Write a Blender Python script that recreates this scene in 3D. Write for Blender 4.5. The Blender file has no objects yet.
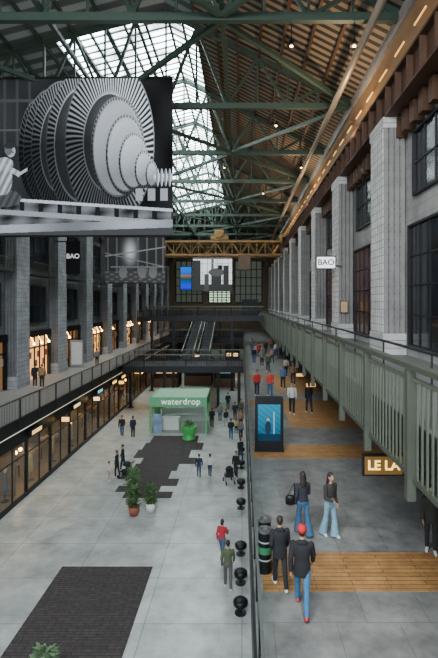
import bpy, math, random
import numpy as np
from mathutils import Vector, Matrix
random.seed(7)
F=440.0; VX=242.0; VY=303.0; CZ=10.5
MID=4.4; UP=8.3
scene=bpy.context.scene
COL=scene.collection
def at(px,py,d): return ((px-VX)*d/F, d, CZ-(py-VY)*d/F)
def gd(px,py,level):
    d=F*(CZ-level)/(py-VY); return ((px-VX)*d/F, d, level)

# ---------------------------------------------------------------- materials
MC={}
def M(name,col,rough=.6,metal=0,var=.18,scale=4,bump=0.0,es=0,ecol=None,stretch=(1,1,1)):
    if name in MC: return MC[name]
    m=bpy.data.materials.new(name); m.use_nodes=True
    nt=m.node_tree; b=nt.nodes['Principled BSDF']
    tc=nt.nodes.new('ShaderNodeTexCoord'); mp=nt.nodes.new('ShaderNodeMapping'); mp.inputs['Scale'].default_value=stretch
    nt.links.new(tc.outputs['Object'],mp.inputs[0])
    nz=nt.nodes.new('ShaderNodeTexNoise'); nz.inputs['Scale'].default_value=scale; nz.inputs['Detail'].default_value=4
    nt.links.new(mp.outputs[0],nz.inputs['Vector'])
    mx=nt.nodes.new('ShaderNodeMix'); mx.data_type='RGBA'
    mx.inputs[6].default_value=tuple(c*(1-var) for c in col)+(1,)
    mx.inputs[7].default_value=tuple(min(1,c*(1+var)) for c in col)+(1,)
    nt.links.new(nz.outputs['Fac'],mx.inputs[0]); nt.links.new(mx.outputs[2],b.inputs['Base Color'])
    b.inputs['Roughness'].default_value=rough; b.inputs['Metallic'].default_value=metal
    if bump:
        bp=nt.nodes.new('ShaderNodeBump'); bp.inputs['Strength'].default_value=bump
        nt.links.new(nz.outputs['Fac'],bp.inputs['Height']); nt.links.new(bp.outputs[0],b.inputs['Normal'])
    if es:
        b.inputs['Emission Color'].default_value=tuple(ecol or col)+(1,); b.inputs['Emission Strength'].default_value=es
    MC[name]=m; return m
def Mtile(name,c1,c2,cm,w,h,plane='XY',rough=.5,off=.5,mortar=.01,noise=.35,nscale=.8,bump=0.0):
    if name in MC: return MC[name]
    m=bpy.data.materials.new(name); m.use_nodes=True
    nt=m.node_tree; b=nt.nodes['Principled BSDF']; N=nt.nodes.new; L=nt.links.new
    tc=N('ShaderNodeTexCoord'); sp=N('ShaderNodeSeparateXYZ'); cb=N('ShaderNodeCombineXYZ')
    L(tc.outputs['Object'],sp.inputs[0])
    L(sp.outputs[plane[0]],cb.inputs[0]); L(sp.outputs[plane[1]],cb.inputs[1])
    br=N('ShaderNodeTexBrick'); br.offset=off; br.inputs['Scale'].default_value=1
    br.inputs['Brick Width'].default_value=w; br.inputs['Row Height'].default_value=h
    br.inputs['Mortar Size'].default_value=mortar; br.inputs['Mortar Smooth'].default_value=.1
    br.inputs['Color1'].default_value=c1+(1,); br.inputs['Color2'].default_value=c2+(1,); br.inputs['Mortar'].default_value=cm+(1,)
    L(cb.outputs[0],br.inputs['Vector'])
    nz=N('ShaderNodeTexNoise'); nz.inputs['Scale'].default_value=nscale; nz.inputs['Detail'].default_value=8; nz.inputs['Roughness'].default_value=.65
    L(tc.outputs['Object'],nz.inputs['Vector'])
    mr=N('ShaderNodeMapRange'); mr.inputs['From Min'].default_value=.3; mr.inputs['From Max'].default_value=.7
    mr.inputs['To Min'].default_value=1-noise; mr.inputs['To Max'].default_value=1+noise*.6
    L(nz.outputs['Fac'],mr.inputs[0])
    mx=N('ShaderNodeMix'); mx.data_type='RGBA'; mx.blend_type='MULTIPLY'; mx.inputs[0].default_value=1
    L(br.outputs['Color'],mx.inputs[6]); L(mr.outputs[0],mx.inputs[7]); L(mx.outputs[2],b.inputs['Base Color'])
    b.inputs['Roughness'].default_value=rough
    if bump:
        bp=N('ShaderNodeBump'); bp.inputs['Strength'].default_value=bump; bp.inputs['Distance'].default_value=.02
        L(br.outputs['Fac'],bp.inputs['Height']); bp.invert=True; L(bp.outputs[0],b.inputs['Normal'])
    MC[name]=m; return m
def Mglass(name,tint,refl=.12):
    if name in MC: return MC[name]
    m=bpy.data.materials.new(name); m.use_nodes=True; nt=m.node_tree; nt.nodes.clear(); N=nt.nodes.new; L=nt.links.new
    o=N('ShaderNodeOutputMaterial'); t=N('ShaderNodeBsdfTransparent'); t.inputs[0].default_value=tint+(1,)
    g=N('ShaderNodeBsdfGlossy'); g.inputs['Roughness'].default_value=.05; lw=N('ShaderNodeLayerWeight'); lw.inputs[0].default_value=.25
    ad=N('ShaderNodeMath'); ad.operation='MULTIPLY_ADD'; ad.inputs[1].default_value=.25; ad.inputs[2].default_value=refl
    L(lw.outputs['Facing'],ad.inputs[0]); mx=N('ShaderNodeMixShader'); L(ad.outputs[0],mx.inputs[0]); L(t.outputs[0],mx.inputs[1]); L(g.outputs[0],mx.inputs[2]); L(mx.outputs[0],o.inputs[0])
    MC[name]=m; return m
def Mattr(name,rough=.7,es=0):
    if name in MC: return MC[name]
    m=bpy.data.materials.new(name); m.use_nodes=True; nt=m.node_tree; b=nt.nodes['Principled BSDF']
    a=nt.nodes.new('ShaderNodeAttribute'); a.attribute_name='pic'
    nt.links.new(a.outputs['Color'],b.inputs['Base Color']); b.inputs['Roughness'].default_value=rough
    b.inputs['Specular IOR Level'].default_value=.1
    if es:
        nt.links.new(a.outputs['Color'],b.inputs['Emission Color']); b.inputs['Emission Strength'].default_value=es
    MC[name]=m; return m

# ---------------------------------------------------------------- mesh builder
class MB:
    def __init__(s): s.v=[]; s.f=[]
    def box(s,x0,x1,y0,y1,z0,z1):
        n=len(s.v)
        s.v+=[(x0,y0,z0),(x1,y0,z0),(x1,y1,z0),(x0,y1,z0),(x0,y0,z1),(x1,y0,z1),(x1,y1,z1),(x0,y1,z1)]
        s.f+=[tuple(n+i for i in q) for q in ((0,3,2,1),(4,5,6,7),(0,1,5,4),(1,2,6,5),(2,3,7,6),(3,0,4,7))]; return s
    def beam(s,p,q,w,h=None):
        h=h or w; p=Vector(p); q=Vector(q); a=(q-p).normalized()
        up=Vector((0,0,1)) if abs(a.z)<.95 else Vector((0,1,0))
        x=a.cross(up).normalized()*w/2; y=x.cross(a).normalized()*h/2
        n=len(s.v)
        for c in (p,q):
            for sx,sy in ((-1,-1),(1,-1),(1,1),(-1,1)): s.v.append(tuple(c+x*sx+y*sy))
        s.f+=[tuple(n+i for i in f) for f in ((0,3,2,1),(4,5,6,7),(0,1,5,4),(1,2,6,5),(2,3,7,6),(3,0,4,7))]
        return s
    def quad(s,a,b,c,d):
        n=len(s.v); s.v+=[tuple(a),tuple(b),tuple(c),tuple(d)]; s.f.append((n,n+1,n+2,n+3)); return s
    def rings(s,R,cap=True):
        n0=len(s.v); k=len(R[0])
        for r in R: s.v+=[tuple(p) for p in r]
        for i in range(len(R)-1):
            for j in range(k):
                a=n0+i*k+j; b=n0+i*k+(j+1)%k; s.f.append((a,b,b+k,a+k))
        if cap:
            s.f.append(tuple(n0+j for j in reversed(range(k)))); s.f.append(tuple(n0+(len(R)-1)*k+j for j in range(k)))
        return s
    def cyl(s,p,q,r1,r2=None,n=16):
        r2=r1 if r2 is None else r2; p=Vector(p); q=Vector(q); a=(q-p).normalized()
        up=Vector((0,0,1)) if abs(a.z)<.9 else Vector((1,0,0))
        x=up.cross(a).normalized(); y=a.cross(x)
        return s.rings([[c+(x*math.cos(t)+y*math.sin(t))*r for t in [2*math.pi*i/n for i in range(n)]] for c,r in ((p,r1),(q,r2))])
    def cap(s,p,q,r1,r2,n=10):
        p=Vector(p); q=Vector(q); a=(q-p)
        if a.length<1e-5: a=Vector((0,0,1e-4))
        a=a.normalized(); up=Vector((0,0,1)) if abs(a.z)<.9 else Vector((1,0,0))
        x=up.cross(a).normalized(); y=a.cross(x); R=[]
        for t in (-.98,-.7,-.35): R.append((p+a*r1*t, r1*math.sqrt(1-t*t)))
        R.append((p,r1)); R.append((q,r2))
        for t in (.35,.7,.98): R.append((q+a*r2*t, r2*math.sqrt(1-t*t)))
        return s.rings([[c+(x*math.cos(t)+y*math.sin(t))*r for t in [2*math.pi*i/n for i in range(n)]] for c,r in R])
    def ell(s,c,rx,ry,rz,n=14,m=9):
        R=[]
        for i in range(m+1):
            t=-math.pi/2+math.pi*i/m; t=max(-1.52,min(1.52,t))
            R.append([(c[0]+rx*math.cos(t)*math.cos(a),c[1]+ry*math.cos(t)*math.sin(a),c[2]+rz*math.sin(t)) for a in [2*math.pi*j/n for j in range(n)]])
        return s.rings(R)
    def loft(s,L,n=16):
        return s.rings([[(cx+rx*math.cos(a),cy+ry*math.sin(a),z) for a in [2*math.pi*j/n for j in range(n)]] for cx,cy,z,rx,ry in L])
    def mesh(s,name,mat,smooth=False):
        me=bpy.data.meshes.new(name); me.from_pydata(s.v,[],s.f); me.update()
        if mat: me.materials.append(mat)
        if smooth: me.polygons.foreach_set('use_smooth',[True]*len(me.polygons))
        return me
def link(o): COL.objects.link(o); return o
def meta(o,label,cat,group=None,kind=None):
    if label: o['label']=label
    if cat: o['category']=cat
    if group: o['group']=group
    if kind: o['kind']=kind
    return o
def thing(name,label,cat,loc=(0,0,0),rot=0,group=None,kind=None,scale=1):
    e=bpy.data.objects.new(name,None); e.empty_display_size=.2; e.location=loc; e.rotation_euler=(0,0,rot); e.scale=(scale,)*3
    link(e); return meta(e,label,cat,group,kind)
def part(par,name,mb,mat,label=None,smooth=False,loc=(0,0,0)):
    me=mb if isinstance(mb,bpy.types.Mesh) else mb.mesh(name,mat,smooth)
    o=bpy.data.objects.new(name,me); o.parent=par; o.location=loc
    if label: o['label']=label
    return link(o)
def single(name,mb,mat,label,cat,loc=(0,0,0),rot=0,group=None,kind=None,smooth=False):
    me=mb if isinstance(mb,bpy.types.Mesh) else mb.mesh(name,mat,smooth)
    o=bpy.data.objects.new(name,me); o.location=loc; o.rotation_euler=(0,0,rot)
    link(o); return meta(o,label,cat,group,kind)
def struct(name,mb,mat,label,cat): return single(name,mb,mat,label,cat,kind='structure')
def copy_tree(root,loc,rot=None):
    r=root.copy(); r.location=loc
    if rot is not None: r.rotation_euler=(0,0,rot)
    COL.objects.link(r)
    def rec(src,dst):
        for c in src.children:
            k=c.copy(); k.parent=dst; COL.objects.link(k); rec(c,k)
    rec(root,r); return r
def text_mesh(s,size,mat,depth=.01,bold=0,space=1):
    cu=bpy.data.curves.new('t','FONT'); cu.body=s; cu.size=size; cu.align_x='CENTER'; cu.align_y='CENTER'; cu.extrude=depth; cu.offset=bold; cu.space_character=space
    o=bpy.data.objects.new('t',cu); COL.objects.link(o); dg=bpy.context.evaluated_depsgraph_get()
    me=bpy.data.meshes.new_from_object(o.evaluated_get(dg)); bpy.data.objects.remove(o)
    me.transform(Matrix.Rotation(math.pi/2,4,'X')); me.materials.clear(); me.materials.append(mat); return me
def picture(w,h,fn,nx,ny,mat,name='picture'):
    xs=np.linspace(-w/2,w/2,nx); zs=np.linspace(0,h,ny); X,Z=np.meshgrid(xs,zs)
    v=np.stack([X.ravel(),np.zeros(X.size),Z.ravel()],1)
    i=np.arange((nx-1)*(ny-1)); r=i//(nx-1); c=i%(nx-1); a=r*nx+c
    f=np.stack([a,a+1,a+1+nx,a+nx],1)
    me=bpy.data.meshes.new(name); me.from_pydata(v.tolist(),[],f.tolist()); me.materials.append(mat)
    U=(X/w+.5); V=Z/h; rgb=fn(U,V)
    cl=np.ones((X.size,4),dtype=np.float32)
    for k in range(3): cl[:,k]=np.clip(rgb[k].ravel(),0,1)
    at_=me.color_attributes.new('pic','FLOAT_COLOR','POINT'); at_.data.foreach_set('color',cl.ravel()); return me

# palette
green=M('green_painted_steel',(.05,.082,.063),.5,.2)
greenl=M('pale_green_painted_steel',(.06,.09,.075),.5,.2)
railg=M('grey_green_rail_steel',(.13,.15,.11),.45,.3)
railp=M('dark_green_post_steel',(.08,.09,.068),.45,.3)
black=M('black_metal',(.009,.009,.011),.4,.4)
dark=M('dark_grey_metal',(.02,.021,.024),.5,.4)
rust=M('brown_riveted_steel',(.085,.042,.024),.6,.3,var=.35,scale=2)
ochre=M('ochre_painted_steel',(.27,.165,.06),.55,.2,var=.4)
warm=M('warm_lamp',(1,.6,.2),.5,es=24,ecol=(1,.55,.18))
warm2=M('soft_warm_panel',(1,.7,.35),.5,es=20,ecol=(1,.58,.22))
white_e=M('white_light_panel',(1,1,1),.5,es=1.6,ecol=(.95,.97,1))
glass=Mglass('clear_glass',(.95,.97,.95),.03)
glassr=Mglass('railing_glass',(.75,.85,.83),.04)
dglass=M('dark_window_glass',(.01,.013,.017),.12,0,var=.4,scale=.7)
wood=Mtile('oak_boards',(.44,.24,.09),(.35,.18,.06),(.1,.055,.02),1.6,.14,'XY',.45,mortar=.008,noise=.35,nscale=3)
# ---------------------------------------------------------------- shell
floor_m=Mtile('polished_concrete_slabs',(.42,.45,.42),(.38,.41,.385),(.17,.18,.175),3.2,2.4,'XY',.28,off=0,mortar=.014,noise=.42,nscale=.9)
floor2_m=Mtile('grey_terrazzo_slabs',(.23,.23,.215),(.195,.195,.185),(.1,.1,.1),1.2,1.2,'XY',.35,mortar=.006,noise=.5,nscale=1.6)
struct('floor',MB().box(-17.2,.3,-6,100,-.3,0),floor_m,'pale grey polished concrete ground floor slabs','floor')
struct('floor_mezzanine',MB().box(.25,7.3,0,100,3.95,4.4),floor2_m,'grey slab raised walkway floor','floor')
struct('wall_divider',MB().box(.3,.7,0,100,0,3.95),M('dark_panel',(.05,.05,.052),.5),'dark wall below the raised walkway edge','wall')
struct('trim_1',MB().box(.2,.26,0,100,3.9,4.44),dark,'dark steel edge trim of raised walkway','trim')
for i,(y0,y1,x0,x1) in enumerate([(9.3,10.75,.45,7.2),(17.3,18.9,.45,7.2),(21.5,26.0,2.4,7.2),(26.0,27.6,.45,7.2),(30,36,2.4,7.2),(36,37.5,.45,7.2)]):
    struct('trim_%d'%(i+2),MB().box(x0,x1,y0,y1,4.38,4.408),wood,'oak board inlay band across the walkway floor','floor inlay')
wallR=Mtile('grey_faience_blocks',(.38,.37,.35),(.34,.33,.315),(.2,.195,.19),1.2,.45,'YZ',.6,noise=.4,nscale=.7,mortar=.01)
wallL=Mtile('dark_grey_blocks',(.19,.205,.215),(.165,.175,.185),(.08,.085,.09),.9,.3,'YZ',.6,noise=.4,nscale=.7,mortar=.012)
pilR=Mtile('pale_faience_blocks',(.60,.59,.56),(.53,.52,.49),(.25,.24,.23),3.0,.33,'YZ',.6,off=0,noise=.3,nscale=1.2,mortar=.02)
struct('wall_right',MB().box(7,7.4,-6,100,4.4,23.7),wallR,'grey faience block wall between pilasters','wall')
struct('wall_left',MB().box(-17.2,-16.82,-6,100,0,26.6),wallL,'dark grey block wall between pilasters','wall')
struct('wall_back',MB().box(-17,7.2,100,100.4,0,29.5),M('brown_brick',(.10,.07,.045),.8,var=.3),'brown brick end wall of the hall','wall')
# roof
def zr(x): return 23.5+6*(7-x)/11.9 if x>-4.9 else 26.5+3*(x+16.8)/11.9
def Mcorr(name,c1,c2,sc):
    m=bpy.data.materials.new(name); m.use_nodes=True; nt=m.node_tree; b=nt.nodes['Principled BSDF']; N=nt.nodes.new; L=nt.links.new
    tc=N('ShaderNodeTexCoord'); w=N('ShaderNodeTexWave'); w.bands_direction='Y'; w.inputs['Scale'].default_value=sc; w.inputs['Distortion'].default_value=.3
    L(tc.outputs['Object'],w.inputs['Vector']); r=N('ShaderNodeValToRGB'); r.color_ramp.elements[0].color=c1+(1,); r.color_ramp.elements[1].color=c2+(1,)
    r.color_ramp.elements[0].position=.35; r.color_ramp.elements[1].position=.65
    L(w.outputs['Fac'],r.inputs[0]); L(r.outputs[0],b.inputs['Base Color']); b.inputs['Roughness'].default_value=.7; return m
ceil_m=Mcorr('ribbed_roof_deck',(.03,.022,.016),(.25,.20,.15),.55)
ceilb_m=Mcorr('grey_ribbed_deck',(.09,.11,.115),(.30,.36,.38),.28)
def slope(mb,x0,x1,y0,y1,t=.12):
    n=len(mb.v)
    for (x,y) in ((x0,y0),(x1,y0),(x1,y1),(x0,y1)): mb.v.append((x,y,zr(x)))
    for (x,y) in ((x0,y0),(x1,y0),(x1,y1),(x0,y1)): mb.v.append((x,y,zr(x)+t))
    mb.f+=[tuple(n+i for i in q) for q in ((0,3,2,1),(4,5,6,7),(0,1,5,4),(1,2,6,5),(2,3,7,6),(3,0,4,7))]
    return mb
SY=28.6; SX=-12.2
struct('ceiling',slope(slope(MB(),-3,7.4,-6,100.4),-4.9,-3,85,100.4),ceil_m,'ribbed brown metal roof deck','ceiling')
struct('ceiling_upper',slope(slope(slope(slope(MB(),-17.2,SX,-6,100.4),SX,-4.9,-6,SY),-4.9,-3,-6,SY),SX,-4.9,85,100.4),ceilb_m,'blue-grey ribbed metal roof deck','ceiling')
def Msky():
    m=bpy.data.materials.new('daylit_skylight_glass'); m.use_nodes=True; nt=m.node_tree; b=nt.nodes['Principled BSDF']; N=nt.nodes.new; L=nt.links.new
    tc=N('ShaderNodeTexCoord'); nz=N('ShaderNodeTexNoise'); nz.inputs['Scale'].default_value=.45; nz.inputs['Detail'].default_value=4; L(tc.outputs['Object'],nz.inputs['Vector'])
    mr=N('ShaderNodeMapRange'); mr.inputs['From Min'].default_value=.36; mr.inputs['From Max'].default_value=.62; mr.inputs['To Min'].default_value=3.0; mr.inputs['To Max'].default_value=22
    L(nz.outputs['Fac'],mr.inputs[0]); L(mr.outputs[0],b.inputs['Emission Strength']); b.inputs['Emission Color'].default_value=(.86,.96,1,1); b.inputs['Base Color'].default_value=(.6,.7,.72,1); return m
sky_m=Msky()
w=thing('window_1','long glazed rooflight with green bars','skylight',(0,0,0),kind='structure')
part(w,'glazing',slope(slope(MB(),SX,-4.9,SY,85,.02),-4.9,-3,SY,85,.02),sky_m)
mb=MB()
for i in range(0,76):
    y=SY+i*.75
    mb.beam((SX,y,zr(SX)-.05),(-4.9,y,29.45),.1); mb.beam((-4.9,y,29.45),(-3,y,zr(-3)-.05),.1)
for x in (SX,-11,-9.9,-8.8,-7.7,-6.4,-4.9,-3.9,-3): mb.beam((x,SY,zr(x)-.1),(x,85,zr(x)-.1),.16)
part(w,'glazing_bars',mb,greenl)
TY=[10.8+8.8*i for i in range(11)]
def truss(y):
    t=thing('roof_truss','green riveted steel roof truss spanning the hall','roof truss',(0,y,0),group='steel roof trusses')
    bz=23.2
    part(t,'bottom_chord',MB().beam((-16.7,0,bz),(6.9,0,bz),.28,.36),green)
    part(t,'top_chord',MB().beam((-16.7,0,26.35),(-4.9,0,29.3),.24,.3).beam((-4.9,0,29.3),(6.9,0,23.4),.24,.3),green)
    n=12; xs=[-16.7+i*23.6/n for i in range(n+1)]; mb=MB()
    for i in range(n):
        a,b=xs[i],xs[i+1]
        if i%2==0: mb.beam((a,0,bz),(b,0,zr(b)-.2),.17)
        else: mb.beam((a,0,zr(a)-.2),(b,0,bz),.17)
        mb.beam((b,0,bz),(b,0,zr(b)-.2),.12)
    mb.beam((-16.7,0,bz),(-16.7,0,26.3),.2)
    part(t,'web_bracing',mb,green)
    return t
t0=truss(TY[0])
for y in TY[1:]: copy_tree(t0,(0,y,0))
for i in range(len(TY)-1):
    for k,(xa,xb) in enumerate([(-16.7,-8.9),(-8.9,-.9),(-.9,6.9)]):
        a,b=(xa,xb) if (i+k)%2 else (xb,xa)
        single('roof_brace',MB().beam((a,.15,23.2),(b,8.65,23.2),.2,.24),green,'diagonal green steel brace between roof trusses','roof brace',(0,TY[i],0),group='diagonal roof braces')
for k,x in enumerate((-14.8,-12.9,-10.8,-8.9,-6.9,-3,-1.6,-.3,1.1,2.4,3.8,5.1)):
    struct('trim_%d'%(40+k),MB().beam((x,-5,zr(x)-.14),(x,99.8,zr(x)-.14),.14,.24),green if x<-2 else rust,'long steel purlin under the roof deck','purlin')
for x in (-8.9,-.9): single('tie_beam',MB().beam((0,-5,0),(0,99.8,0),.2,.2),green,'long green steel tie beam between trusses','tie beam',(x,0,23.5),group='longitudinal tie beams')
single('ventilation_duct',MB().cyl((5.6,0,22.6),(5.6,98,22.6),.17),M('galvanised_duct',(.3,.25,.19),.4,.3),'long round galvanised ventilation duct under the roof','duct',smooth=True)
def lamp():
    t=thing('high_bay_lamp','small black high bay lamp with warm bulb','lamp',(0,0,23.0),group='high bay roof lamps')
    part(t,'stem',MB().cyl((0,0,-.8),(0,0,.05),.02,n=8),black); part(t,'shade',MB().cyl((0,0,-1.1),(0,0,-.8),.2,.06),black)
    part(t,'bulb',MB().ell((0,0,-1.1),.07,.07,.06),warm); return t
l0=lamp(); l0.location=(2.2,19.6,23.05)
for x,y in ((5.0,19.6),(2.2,28.4),(-1.5,37.2),(5.0,37.2),(2.2,46)): copy_tree(l0,(x,y,23.05))

# ---------------------------------------------------------------- pilasters
def fluted(w,prot,z0,z1,mat,name,label,loc,sgn,grp,gm):
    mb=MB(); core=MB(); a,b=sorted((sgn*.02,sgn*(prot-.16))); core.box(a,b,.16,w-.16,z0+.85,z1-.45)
    n=6
    for i in range(n):
        y=.06+(w-.12)*(i+.5)/n; r=(w-.12)/n*.36; a,b=sorted((sgn*(prot-.2),sgn*prot)); mb.box(a,b,y-r,y+r,z0+.85,z1-.45)
    for i in range(4):
        x=sgn*(.04+(prot-.04)*(i+.5)/4); r=prot/4*.34; mb.box(x-r,x+r,.0,w,z0+.85,z1-.45)
    t=thing(name,label,'pilaster',loc,group=grp)
    part(t,'core',core,gm,'flute grooves with shade put into the colour'); part(t,'shaft',mb,mat)  # core is darker than the shaft: groove shade painted into its colour
    a,b=sorted((sgn*.02,sgn*(prot+.02))); part(t,'base',MB().box(a,b,-.02,w+.02,z0,z0+.9),mat)
    a,b=sorted((sgn*.02,sgn*(prot+.02))); part(t,'capital',MB().box(a,b,-.02,w+.02,z1-.45,z1),mat); return t
PY=[9.9+8.8*i for i in range(11)]
pg=M('flute_shade_grey',(.2,.195,.18),.8)
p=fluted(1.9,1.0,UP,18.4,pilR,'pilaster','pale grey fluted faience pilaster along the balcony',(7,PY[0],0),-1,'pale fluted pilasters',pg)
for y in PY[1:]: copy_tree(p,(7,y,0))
pilL=Mtile('slate_faience_blocks',(.33,.345,.36),(.28,.295,.31),(.13,.135,.14),3.0,.33,'YZ',.6,off=0,noise=.35,nscale=1.2,mortar=.015)
PLY=[10.1+7*i for i in range(13)]
pl=fluted(1.9,.9,MID,18.4,pilL,'pilaster','dark grey fluted pilaster on the shop gallery',(-16.8,PLY[0],0),1,'dark fluted pilasters',M('flute_shade_dark',(.07,.073,.078),.8))
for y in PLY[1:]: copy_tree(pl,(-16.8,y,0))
for xx in (6.45,-16.3):
    t=thing('runway_beam','brown riveted steel crane runway beam on pilaster tops','crane beam',(xx,0,18.41),group='crane runway beams')
    part(t,'web',MB().box(-.15,.15,-5,99.8,.05,1.3),rust)
    part(t,'flange',MB().box(-.4,.4,-5,99.8,0,.08).box(-.4,.4,-5,99.8,1.25,1.35),rust)
    mb=MB()
    for i in range(85): mb.box(-.38,.38,-3+i*1.2,-2.9+i*1.2,.08,1.25)
    part(t,'stiffener',mb,rust)['kind']='stuff'
    part(t,'rail',MB().box(-.06,.06,-5,99.8,1.35,1.5),dark)
mb=MB()
for i in range(110): mb.box(6.55,7,1+i*.88,1.4+i*.88,17.5,18.35)
struct('trim_20',mb,rust,'row of brown corbel blocks below crane beam','corbels')
mb=MB().box(6.75,7,-5,100,20.3,20.6).box(6.8,7,-5,100,22.5,22.8)
struct('trim_21',mb,wallR,'projecting stone string course on upper wall','trim')
struct('trim_25',MB().box(6.94,7,-5,100,20.6,22.5),M('tan_upper_panel',(.26,.15,.07),.6,var=.3,scale=1),'tan timber lining band on the upper wall','trim')
wl=M('amber_strip',(1,.6,.2),.5,es=1.6,ecol=(1,.5,.12))
for i in range(44):
    single('linear_wall_light',MB().box(-.05,0,0,1.1,0,.05),wl,'short amber strip light along the upper wall','strip light',(6.8,3+i*2.2,21.4),group='amber strip lights')
def window(x,y0,y1,z0,z1,nx,nz,n,lab,sg,gm=dglass):
    t=thing('window_%d'%n,lab,'window',(x,y0,z0),kind='structure'); w=y1-y0; h=z1-z0
    a,b=sorted((sg*.0,sg*.06)); part(t,'glass',MB().box(a,b,0,w,0,h),gm)
    mb=MB(); a,b=sorted((sg*.0,sg*.16))
    mb.box(a,b,-.12,0,-.1,h+.1).box(a,b,w,w+.12,-.1,h+.1).box(a,b,0,w,-.1,0).box(a,b,0,w,h,h+.1)
    a,b=sorted((sg*.02,sg*.1))
    for i in range(1,nx): mb.box(a,b,w*i/nx-.035,w*i/nx+.035,0,h)
    for i in range(1,nz): mb.box(a,b,0,w,h*i/nz-.03,h*i/nz+.03)
    part(t,'frame',mb,dark); return t
wn=2
reddish=M('reddish_window_glass',(.09,.028,.018),.2,0,var=.5,scale=.8)
for i in range(10):
    y0=PY[i]+2.5; y1=PY[i]+8.2
    window(7,y0,y1,UP+.5,13.6,6,4,wn,'dark steel framed gallery window',-1,reddish if i in(1,2) else dglass); wn+=1
    window(7,y0+.5,y1-.5,14.9,17.3,5,2,wn,'dark steel framed upper window',-1); wn+=1
# right balcony
struct('floor_balcony',MB().box(3.1,7,-4,100,7.75,UP),M('balcony_slab',(.15,.15,.145),.6),'concrete slab of the upper balcony','floor')
struct('trim_22',MB().box(3.04,3.1,-4,100,7.7,8.35),dark,'dark steel fascia of the upper balcony','trim')
PS=2.6
bal_me=MB().box(-.012,.012,-.024,.024,7.52,9.16).mesh('baluster',railg)
def rail_panel(y,detail):
    t=thing('balcony_railing','grey-green steel balcony railing with vertical bars','railing',(2.95,y,0),group='steel balcony railing bays')
    part(t,'post',MB().box(-.12,.03,-.07,.07,7.1,9.36).box(.03,.08,-.04,.04,7.75,8.2),railp)
    part(t,'handrail',MB().box(-.11,.06,-.07,PS-.07,9.37,9.46),railp,label='flat steel handrail')
    part(t,'mid_rail',MB().box(-.03,.03,.07,PS-.07,9.16,9.22),railg)
    part(t,'bottom_rail',MB().box(-.035,.035,.07,PS-.07,7.44,7.52),railp)
    part(t,'upper_handrail',MB().cyl((.35,-.05,9.62),(.35,PS-.05,9.62),.03,n=8).cyl((.35,.05,8.3),(.35,.05,9.62),.02,n=6),dark)
    if detail:
        for i in range(12): part(t,'baluster',bal_me,None,loc=(0,.2+i*.2,0))
    else:
        mb=MB()
        for i in range(12): mb.box(-.012,.012,.176+i*.2,.224+i*.2,7.52,9.16)
        part(t,'baluster',mb,railg)['kind']='stuff'
for i in range(26): rail_panel(2.4+PS*i, i<8)
gold_e=M('yellow_sign_light',(1,.7,.25),.5,es=2.2,ecol=(1,.62,.15))
t=thing('hanging_sign','dark shop sign with warm yellow lettering under the balcony','sign',(0,0,0))
x0,d,z0=at(363,476,10.9); x1,_,z1=at(404,455,10.9)
part(t,'casing',MB().box(x0,x1,d,d+.12,z0,z1).box(x0+.6,x0+.63,d+.03,d+.06,z1,7.75).box(x1-.08,x1-.05,d+.03,d+.06,z1,7.75),black)
part(t,'panel',MB().box(x0+.04,x1-.04,d-.01,d,z0+.04,z1-.04),M('amber_dark_panel',(.1,.06,.015),.5,es=.12,ecol=(.9,.45,.05)))
part(t,'lettering',text_mesh('LE LA',.33,gold_e,bold=.006),None,loc=((x0+x1)/2,d-.02,(z0+z1)/2))
for k,(px,py,d) in enumerate([(311,385,25),(300,375,31),(293,368,37)]):
    x,_,z=at(px,py,d)
    t=thing('blade_sign','small lit amber shop sign under the balcony','sign',(x,d,z),group='small amber signs')
    part(t,'casing',MB().box(-.3,.3,0,.08,-.14,.14).box(-.02,.02,.02,.06,.14,7.7-z),black); part(t,'panel',MB().box(-.26,.26,-.01,0,-.1,.1),M('amber_sign_face',(.9,.55,.2),.5,es=1.4,ecol=(1,.5,.12)))
t=thing('projecting_sign','white rectangular lightbox sign on a pilaster','sign',(0,0,0))
x0,d,z0=at(317,268,27.2); x1,_,z1=at(335,257,27.2)
part(t,'casing',MB().box(x0-.06,x1+.06,d,d+.15,z0-.06,z1+.06).box(x1,6.2,d+.04,d+.1,z0+.1,z0+.16),black)
part(t,'panel',MB().box(x0,x1,d-.01,d,z0,z1),white_e); part(t,'lettering',text_mesh('BAO',.5,black,bold=.012),None,loc=((x0+x1)/2,d-.02,(z0+z1)/2))
t=thing('notice_board','small framed notice fixed to a pilaster','notice',(0,0,0)); x0,d,z0=at(340,313,27.35)
part(t,'frame',MB().box(6.1,6.6,d,d+.05,z0,z0+.75),black); part(t,'sheet',MB().box(6.14,6.56,d-.01,d,z0+.04,z0+.71),M('cream_paper',(.6,.42,.22),.7))

# ---------------------------------------------------------------- left gallery & shops
struct('floor_gallery',MB().box(-16.8,-11.65,-4,100,3.95,MID),M('gallery_slab',(.24,.235,.22),.5),'grey floor slab of the shop gallery','floor')
struct('trim_23',MB().box(-11.65,-11.55,-4,100,3.85,4.5),dark,'dark steel fascia edge of the gallery','trim')
struct('trim_24',MB().box(-11.58,-11.54,12,100,3.8,3.85),M('cool_led',(1,1,1),.5,es=.4,ecol=(1,.85,.6)),'thin lit line below the gallery edge','led strip')
def lrail(y):
    t=thing('gallery_railing','dark steel and glass gallery railing','railing',(-11.5,y,0),group='gallery railing bays')
    part(t,'post',MB().box(-.03,.03,-.03,.03,4.0,5.53),dark); part(t,'handrail',MB().box(-.04,.04,-.03,2.17,5.53,5.6),railp)
    mb=MB()
    for i in range(14): mb.box(-.008,.008,.1+i*.15,.12+i*.15,4.45,5.5)
    part(t,'bars',mb,dark)['kind']='stuff'; return t
r0=lrail(14)
for i in range(1,38): copy_tree(r0,(-11.5,14+2.2*i,0))
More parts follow.
